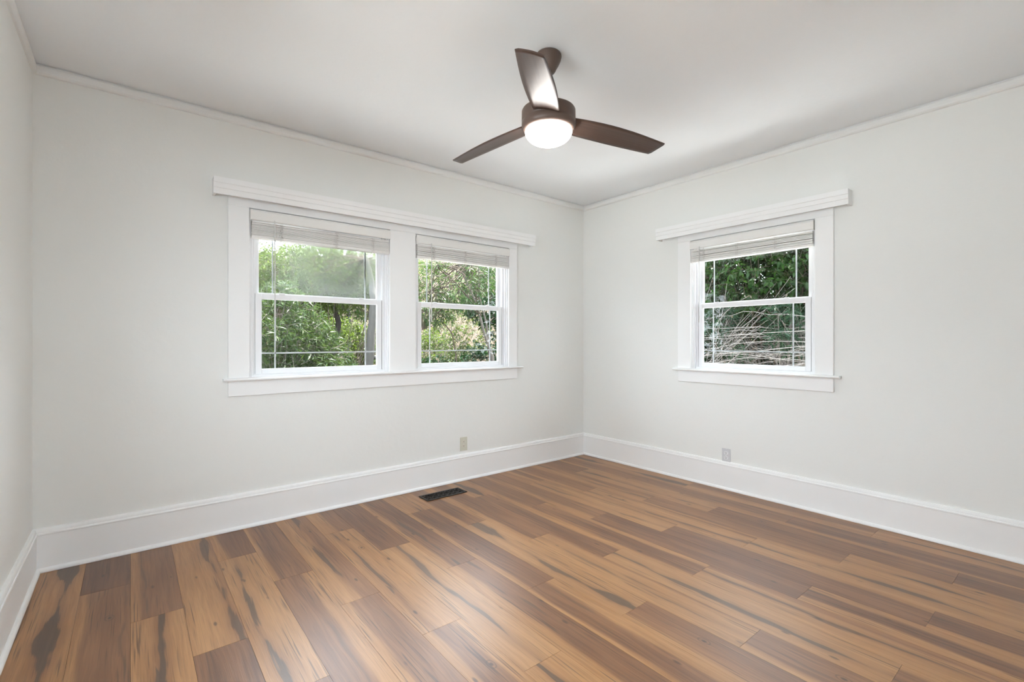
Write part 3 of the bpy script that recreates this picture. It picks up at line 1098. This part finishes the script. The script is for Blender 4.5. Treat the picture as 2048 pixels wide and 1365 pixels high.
def tubes_object(name, lines, mat, parent, seg=4):
    """lines: list of (pts (k,3), r0, r1)"""
    V, F = [], []
    off = 0
    for pts, r0, r1 in lines:
        pts = np.asarray(pts, float)
        k = len(pts)
        t = np.gradient(pts, axis=0)
        t = unit(t)
        ref = np.array([0.31, 0.22, 0.92])
        s = unit(np.cross(t, ref))
        w_ = unit(np.cross(s, t))
        rr = np.linspace(r0, r1, k)[:, None]
        for q in range(seg):
            a = 2 * PI * q / seg
            V.append(pts + (s * math.cos(a) + w_ * math.sin(a)) * rr)
        # vertices are laid out ring-major per side: index = off + q*k + i
        for q in range(seg):
            q2 = (q + 1) % seg
            i = np.arange(k - 1)
            F.append(np.stack([off + q * k + i, off + q2 * k + i, off + q2 * k + i + 1, off + q * k + i + 1], 1))
        off += seg * k
    V = np.concatenate(V); F = np.concatenate(F)
    me = bpy.data.meshes.new(name)
    me.vertices.add(len(V)); me.vertices.foreach_set('co', V.astype(np.float32).ravel())
    me.loops.add(F.size); me.loops.foreach_set('vertex_index', F.astype(np.int32).ravel())
    me.polygons.add(len(F))
    me.polygons.foreach_set('loop_start', (np.arange(len(F)) * 4).astype(np.int32))
    me.polygons.foreach_set('loop_total', np.full(len(F), 4, dtype=np.int32))
    me.polygons.foreach_set('use_smooth', np.ones(len(F), dtype=bool))
    me.update(calc_edges=True)
    me.materials.append(mat)
    o = bpy.data.objects.new(name, me)
    COL.objects.link(o)
    o.parent = parent
    return o


def curve3(p0, p1, p2, k=7):
    t = np.linspace(0, 1, k)[:, None]
    p0, p1, p2 = map(np.asarray, (p0, p1, p2))
    return (1 - t) ** 2 * p0 + 2 * t * (1 - t) * p1 + t ** 2 * p2


DENSITY = 1.7


def plant(name, label, cat, base, crowns, n_tw, leaf, lmat, tmat, trunks=(), group=None, up=0.2, tone=(0.0, 1.0), twig_r=0.004, bough=True, shell=0.55, wood=True):
    """crowns: list of (cx,cy,cz,rx,ry,rz,weight); leaf=(len,width,n_per_twig,spread,fold,droop,twig_len)"""
    root = tag(empty(name, base), label, cat, group)
    n_tw = int(n_tw * DENSITY)
    off = np.array(base, float)
    wts = np.array([c[6] for c in crowns], float); wts /= wts.sum()
    idx = RNG.choice(len(crowns), n_tw, p=wts)
    C = np.array([c[:3] for c in crowns])[idx]
    R = np.array([c[3:6] for c in crowns])[idx]
    dirn = unit(RNG.normal(size=(n_tw, 3)))
    rad = RNG.uniform(shell ** 3, 1, n_tw) ** (1 / 3)
    P = C + dirn * R * rad[:, None]
    out = unit(dirn + RNG.normal(size=(n_tw, 3)) * 0.55 + np.array([0, 0, up]))
    ll, lw, npt, spread, fold, droop, tl = leaf
    tlen = RNG.uniform(0.6, 1.3, n_tw) * tl
    T0 = P - out * tlen[:, None] * 0.5
    lines = []
    if wood:
        for a, d, l in zip(T0 - off, out, tlen):
            lines.append((np.stack([a, a + d * l * 0.5 + np.array([0, 0, 0.02 * l]), a + d * l]), twig_r, twig_r * 0.5))
        if bough:
            pts0 = [np.array(t[0][-1]) for t in trunks] if trunks else [np.array(base) + np.array([0, 0, 0.1])]
            pick = RNG.choice(n_tw, min(n_tw, 70), replace=False)
            for i in pick:
                b = pts0[RNG.integers(len(pts0))]
                mid = (b + T0[i]) / 2 + np.array([0, 0, 0.12]) + RNG.normal(size=3) * 0.10
                lines.append((curve3(b - off, mid - off, T0[i] - off, 6), twig_r * 2.6, twig_r))
    m = npt
    f = np.tile(np.linspace(0.25, 1.02, m), n_tw) + RNG.normal(size=n_tw * m) * 0.03
    rep = lambda a: np.repeat(a, m, axis=0)
    B = rep(T0) + rep(out) * (rep(tlen) * f)[:, None]
    side = unit(np.cross(rep(out), RNG.normal(size=(n_tw * m, 3))))
    ld = rep(out) * (1 - spread) + side * spread
    le = ll * RNG.uniform(0.65, 1.2, n_tw * m)
    we = lw * RNG.uniform(0.75, 1.2, n_tw * m)
    tn = np.clip(RNG.beta(1.6, 2.2, n_tw * m) * 0.75 + rep(RNG.uniform(0, 0.35, n_tw)), 0, 1)
    tn = tone[0] + (tone[1] - tone[0]) * tn
    leaves_object('foliage', B - off, ld, le, we, fold, droop, tn, lmat, root)
    if lines:
        tubes_object('branches', lines, tmat, root)
    for pts, r0, r1, mt in trunks:
        pts = np.asarray(pts, float) - off
        # resample
        s = np.linspace(0, 1, len(pts)); ss = np.linspace(0, 1, len(pts) * 5)
        q = np.stack([np.interp(ss, s, pts[:, i]) for i in range(3)], 1)
        q += RNG.normal(size=q.shape) * r0 * 0.06
        tubes_object('trunk', [(q, r0, r1)], mt, root, 12)
    return root


# --- beyond the pair of windows
g = ground_z
plant('tree', 'slim grey trunked tree at the right edge of the larger window', 'tree', (-0.72, 4.4, g(-0.72, 4.4) - .05),
      [(-0.95, 5.2, 2.45, 1.2, 0.6, 0.6, 1), (-0.25, 5.2, 2.6, 0.9, .6, .5, .6)], 420, (0.085, 0.020, 10, 0.62, .15, .25, .30), M['leaf_lime'], M['twig_brown'],
      trunks=(([(-0.72, 4.4, g(-0.72, 4.4) - .1), (-0.70, 4.4, 0.6), (-0.645, 4.4, 1.3), (-0.60, 4.4, 1.9), (-0.62, 4.45, 2.3), (-0.7, 4.5, 2.7)], 0.085, 0.045, M['bark_grey']),
              ([(-0.70, 4.38, 0.62), (-0.92, 4.32, 0.58), (-1.08, 4.30, 0.40), (-1.22, 4.3, 0.22), (-1.35, 4.3, -0.35)], 0.042, 0.03, M['bark_dark']),
              ([(-0.68, 4.4, 0.98), (-0.45, 4.4, 0.95), (-0.2, 4.5, 1.05), (0.2, 4.6, 1.5)], 0.04, 0.022, M['bark_grey'])), tone=(0.1, 1.0))
plant('tree', 'dark leaning trunk tree seen in the middle of the larger window', 'tree', (-1.05, 5.3, g(-1.05, 5.3) - .05),
      [(-1.3, 5.4, 2.45, 1.2, 0.8, 0.65, 1)], 420, (0.08, 0.022, 10, 0.62, .15, .25, .30), M['leaf_lime'], M['twig_brown'],
      trunks=(([(-1.05, 5.3, g(-1.05, 5.3) - .1), (-1.02, 5.3, 0.7), (-0.95, 5.3, 1.25), (-0.9, 5.3, 1.62), (-1.1, 5.3, 2.2), (-1.2, 5.35, 2.6)], 0.075, 0.035, M['bark_dark']),
              ([(-1.0, 5.3, 1.05), (-1.5, 5.2, 1.45), (-1.95, 5.15, 1.55)], 0.045, 0.02, M['bark_dark'])), tone=(0.2, 1.0))
plant('shrub', 'narrow leaved oleander shrub filling the left of the larger window', 'shrub', (-2.35, 3.9, g(-2.35, 3.9)),
      [(-2.3, 3.9, 1.1, 0.75, 0.55, 1.0, 1), (-1.75, 4.0, 0.8, 0.55, 0.5, 0.75, .7)], 620, (0.13, 0.016, 13, 0.66, .10, .22, .20), M['leaf_oleander'], M['twig_pale'])
plant('shrub', 'tall pale green shrub behind the oleander at the upper left of the larger window', 'shrub', (-2.3, 6.0, g(-2.3, 6.0)),
      [(-2.3, 6.0, 1.7, 0.9, 0.7, 1.1, 1), (-1.5, 6.2, 2.2, 0.9, 0.7, 0.8, .8)], 650, (0.10, 0.020, 11, 0.64, .12, .2, .22), M['leaf_lime'], M['twig_pale'], tone=(0.0, .75))
plant('shrub', 'low oleander shrub along the bottom of the larger window', 'shrub', (-1.4, 3.4, g(-1.4, 3.4)),
      [(-1.55, 3.4, 0.35, 0.55, 0.4, 0.55, 1), (-1.95, 3.3, 0.3, .45, .4, .5, .7)], 330, (0.12, 0.016, 13, 0.68, .10, .22, .20), M['leaf_oleander'], M['twig_pale'], tone=(0, .8))
plant('shrub', 'sunlit lime green bush behind the grey trunk', 'shrub', (-0.35, 7.2, g(-0.35, 7.2)),
      [(-0.35, 7.2, 1.0, 0.95, 0.6, 0.8, 1)], 620, (0.07, 0.034, 10, 0.64, .12, .2, .20), M['leaf_lime'], M['twig_pale'], tone=(0.25, 1.0))
plant('tree', 'tall green tree on the slope behind the larger window', 'tree', (-1.6, 9.0, g(-1.6, 9.0) - .05),
      [(-2.4, 9.0, 2.7, 1.5, 0.9, 0.9, 1), (-0.4, 9.2, 2.6, 1.6, 0.9, 1.0, 1), (-1.2, 9.4, 1.4, 2.0, .8, .8, .8)], 1200, (0.10, 0.035, 10, 0.62, .12, .25, .30), M['leaf_lime'], M['twig_brown'],
      trunks=(([(-1.6, 9, g(-1.6, 9) - .1), (-1.55, 9, 1.5), (-1.4, 9, 2.2), (-1.3, 9, 2.7)], 0.09, 0.04, M['bark_grey']),), tone=(0.2, 1.0))
plant('tree', 'multi stemmed willow leaved tree arching across the narrower window', 'tree', (2.15, 4.3, g(2.15, 4.3) - .05),
      [(0.75, 4.0, 2.35, 0.85, .55, .5, 1), (0.3, 4.0, 1.9, 0.5, .45, .35, .5), (1.7, 4.3, 2.7, .7, .5, .5, .7)], 260, (0.13, 0.018, 8, 0.55, .10, .45, .28), M['leaf_mid'], M['twig_brown'],
      trunks=(([(2.15, 4.3, g(2.15, 4.3) - .1), (1.85, 4.2, 0.9), (1.55, 4.1, 1.45), (1.32, 4.0, 1.95), (1.1, 4.0, 2.35), (0.9, 4.0, 2.7)], 0.035, 0.014, M['twig_pale']),
              ([(2.15, 4.3, g(2.15, 4.3) - .1), (1.80, 4.25, 1.0), (1.65, 4.15, 1.6), (1.45, 4.1, 2.1), (1.42, 4.1, 2.9)], 0.03, 0.012, M['twig_pale']),
              ([(1.42, 4.0, 1.75), (1.12, 3.95, 2.05), (0.75, 3.9, 2.35), (0.35, 3.9, 2.6)], 0.02, 0.008, M['twig_brown']),
              ([(1.42, 4.0, 1.75), (1.0, 3.95, 1.98), (0.62, 3.9, 2.12), (0.2, 3.9, 2.12)], 0.014, 0.006, M['twig_brown']),
              ([(1.32, 4.0, 1.92), (1.25, 3.95, 2.3), (1.1, 3.9, 2.8)], 0.016, 0.008, M['twig_brown']),
              ([(0.95, 4.2, 0.2), (0.98, 4.2, 0.9), (0.85, 4.15, 1.4), (0.6, 4.1, 1.62), (0.2, 4.1, 1.45)], 0.016, 0.007, M['twig_brown'])), tone=(0.1, .8))
plant('shrub', 'dark glossy ivy bank along the bottom of the narrower window', 'shrub', (1.3, 4.6, g(1.3, 4.6)),
      [(0.75, 4.6, 0.28, 0.9, 0.5, 0.6, 1), (2.2, 4.7, 0.5, 0.9, .5, .75, 1)], 640, (0.065, 0.045, 9, 0.66, .12, .2, .16), M['leaf_ivy'], M['twig_brown'], tone=(0, 1))
plant('shrub', 'loose yellow green shrub in the middle of the narrower window', 'shrub', (1.35, 5.6, g(1.35, 5.6)),
      [(1.3, 5.6, 0.85, 0.95, 0.5, 0.7, 1), (1.0, 6.6, 1.2, 1.0, .5, .6, .8), (2.6, 6.6, 1.4, .9, .5, .8, .8)], 620, (0.065, 0.028, 8, 0.64, .12, .2, .22), M['leaf_lime'], M['twig_pale'], tone=(0.05, .8))
plant('tree', 'dark leafy tree at the upper right of the narrower window', 'tree', (3.0, 5.4, g(3.0, 5.4) - .05),
      [(2.6, 5.3, 2.3, 0.75, .7, .7, 1), (3.4, 5.4, 2.0, 0.8, .7, 1.2, 1)], 560, (0.075, 0.040, 10, 0.64, .12, .2, .22), M['leaf_ivy'], M['twig_brown'],
      trunks=(([(3.0, 5.4, g(3.0, 5.4) - .1), (2.95, 5.4, 1.0), (2.8, 5.4, 2.2)], 0.05, 0.03, M['bark_grey']),), tone=(.1, 1))
plant('shrub', 'pale scrub on the dry slope far behind the narrower window', 'shrub', (2.2, 10.5, g(2.2, 10.5)),
      [(1.2, 10.5, 2.6, 1.4, .8, .8, 1), (3.6, 10.5, 2.9, 1.6, .8, .9, 1), (2.4, 11, 3.6, 2.2, .8, .7, .8)], 620, (0.08, 0.03, 9, 0.64, .12, .2, .3), M['leaf_lime'], M['twig_pale'], tone=(0.0, .8))
plant('tree', 'slope tree spreading behind the mullion between the paired windows', 'tree', (0.5, 8.6, g(.5, 8.6) - .05),
      [(0.3, 8.6, 3.2, 1.2, .9, .9, 1), (0.9, 8.7, 2.4, .8, .7, .6, .5)], 420, (0.085, 0.03, 9, 0.64, .12, .2, .3), M['leaf_mid'], M['twig_brown'],
      trunks=(([(0.5, 8.6, g(.5, 8.6) - .1), (0.5, 8.6, 1.6), (0.4, 8.6, 2.8)], 0.06, 0.03, M['bark_grey']),), tone=(.2, 1))

# --- beyond the single window: dense dark hedge and a tangle of bare arching stems
plant('hedge_shrub', 'broad leaved dark green hedge shrub at the top of the single window', 'shrub', (3.3, -0.7, g(3.3, -.7)),
      [(3.3, -0.5, 2.3, 0.7, 1.3, 0.9, 1), (3.2, -1.6, 2.3, 0.6, 0.9, 0.9, .8)], 900, (0.085, 0.045, 10, 0.66, .10, .25, .20), M['leaf_hedge'], M['twig_brown'])
plant('hedge_shrub', 'dark hedge shrub filling the depth behind the bare stems', 'shrub', (4.4, -0.2, g(4.4, -.2)),
      [(4.1, -0.2, 0.7, 0.6, 1.7, 1.4, 1), (4.2, 1.3, 1.2, .7, 1.3, 1.7, .9), (4.2, -1.6, 1.3, .7, 1.2, 1.8, .8), (4.4, 0.0, 2.5, .7, 2.0, 1.0, .9), (4.5, -0.2, 4.2, .8, 2.4, 1.1, 1.1), (3.75, -0.6, 0.9, .35, 1.6, .8, .8), (4.0, -0.5, 2.1, .4, 1.6, .7, .8)], 3800, (0.085, 0.045, 10, 0.66, .10, .25, .20), M['leaf_hedge'], M['twig_brown'], tone=(0, .7))
plant('shrub', 'blue green narrow leaved shrub low in the single window', 'shrub', (2.8, -1.1, g(2.8, -1.1)),
      [(2.75, -1.05, 1.42, 0.30, 0.26, 0.36, 1), (2.9, -0.1, 1.55, 0.3, .3, .22, .7), (2.75, -0.45, 1.12, .2, .14, .14, .15)], 90, (0.12, 0.020, 11, 0.66, .10, .25, .18), M['leaf_blue'], M['twig_pale'], tone=(0, 1))

plant('hedge_shrub', 'tall dark hedge shrub closing the view at the very back of the single window', 'shrub', (6.2, 0.6, g(6.2, .6)),
      [(6.2, -1.4, 1.6, 0.6, 1.5, 2.2, 1), (6.2, 0.8, 1.8, .6, 1.6, 2.4, 1), (6.4, 3.0, 1.8, .6, 1.6, 2.4, 1)], 2000, (0.12, 0.07, 10, 0.66, .10, .25, .22), M['leaf_hedge'], M['twig_brown'], tone=(0, .5), wood=False)

plant('hedge_shrub', 'added unseen hedge shrub past the single window that hides open sky from reflections', 'shrub', (4.4, -4.6, g(4.4, -4.6)),
      [(3.9, -4.6, 1.3, 0.8, 1.5, 2.0, 1), (3.6, -7.0, 1.3, 1.0, 1.6, 2.0, 1), (4.6, -9.4, 1.3, 1.4, 1.6, 2.0, 1)], 1100, (0.12, 0.07, 10, 0.66, .10, .25, .22), M['leaf_hedge'], M['twig_brown'], tone=(0, .8), wood=False)  # added out of view to screen the sky mirrored in the narrower window
plant('shrub', 'added unseen shrub far to the left that blocks sky reflected in the single window', 'shrub', (-5.9, 2.2, g(-5.9, 2.2)),
      [(-5.6, 1.9, 0.9, 0.9, 0.9, 1.4, 1), (-6.6, 3.4, 1.0, 1.0, 1.0, 1.5, 1), (-4.9, 4.6, .9, 1.0, .8, 1.3, 1)], 900, (0.11, 0.04, 10, 0.66, .10, .25, .22), M['leaf_mid'], M['twig_brown'], tone=(.1, 1), wood=False)  # dense screen added out of view, dims the sky mirrored in the pane

# dry grass and leaf litter on the slope: nobody could count it
n = 30000
gx = RNG.uniform(-6, 8, n); gy = RNG.uniform(5.5, 16, n)
gz = np.array([g(a, b) for a, b in zip(gx, gy)])
gd = RNG.normal(size=(n, 3)) * np.array([.6, .6, .2]) + np.array([0, 0, 0.8])
lit = leaves_object('dry_grass', np.stack([gx, gy, gz - .01], 1), gd, RNG.uniform(.06, .22, n), RNG.uniform(.012, .035, n), .1, .3, RNG.uniform(0, 1, n), M['leaf_dry'], None)
tag(lit, 'dry grass and leaf litter covering the slope behind the trees', 'grass', kind='stuff')


def stem_tangle():
    root = tag(empty('shrub', (2.5, -2.2, g(2.5, -2.2))), 'tangle of bare pale arching stems low in the single window', 'shrub')
    off = np.array((2.5, -2.2, g(2.5, -2.2)))
    lines = []
    rs = np.random.default_rng(5)
    for k in range(120):
        x = rs.uniform(2.35, 3.3)
        y0 = rs.uniform(-2.5, -1.5)
        z0 = 0.5 + 0.9 * rs.random() ** 1.4
        ln = rs.uniform(1.6, 3.2)
        rise = rs.uniform(-0.6, 0.9)
        p0 = np.array((x, y0, z0)); p2 = p0 + np.array((rs.uniform(-.25, .35), ln, -0.30 + rise * .6))
        p1 = (p0 + p2) / 2 + np.array((0, 0, rs.uniform(-0.05, 0.35)))
        c = curve3(p0, p1, p2, 12) + rs.normal(size=(12, 3)) * 0.012
        r = rs.uniform(0.0022, 0.0060)
        lines.append((c - off, r, r * 0.45))
        for q in range(1):
            i = rs.integers(3, 10)
            e = c[i] + np.array((rs.uniform(-.15, .15), rs.uniform(.1, .5), rs.uniform(-.12, .4)))
            lines.append((curve3(c[i], (c[i] + e) / 2 + rs.normal(size=3) * .03, e, 6) - off, r * .55, r * .3))
    # upright pale sprays at the corner side
    for k in range(46):
        p0 = np.array((rs.uniform(2.4, 3.0), rs.uniform(-0.5, 0.7), rs.uniform(0.7, 1.5)))
        p2 = p0 + np.array((rs.uniform(-.2, .2), rs.uniform(-1.0, .1), rs.uniform(.4, 1.0)))
        c = curve3(p0, (p0 + p2) / 2 + rs.normal(size=3) * .08, p2, 9)
        lines.append((c - off, 0.004, 0.002))
    tubes_object('stems', lines, M['stem'], root, 5)
    n = 520
    B = np.stack([rs.uniform(2.4, 3.1, n), rs.uniform(-1.9, 1.2, n), rs.uniform(0.2, 2.2, n)], 1)
    near = np.concatenate([l[0] for l in lines]) + off
    B = near[rs.integers(0, len(near), n)]
    leaves_object('dry_leaves', B - off, rs.normal(size=(n, 3)), rs.uniform(.04, .08, n), rs.uniform(.015, .03, n), .1, .2, rs.uniform(0, 1, n), M['leaf_dry'], root)


stem_tangle()
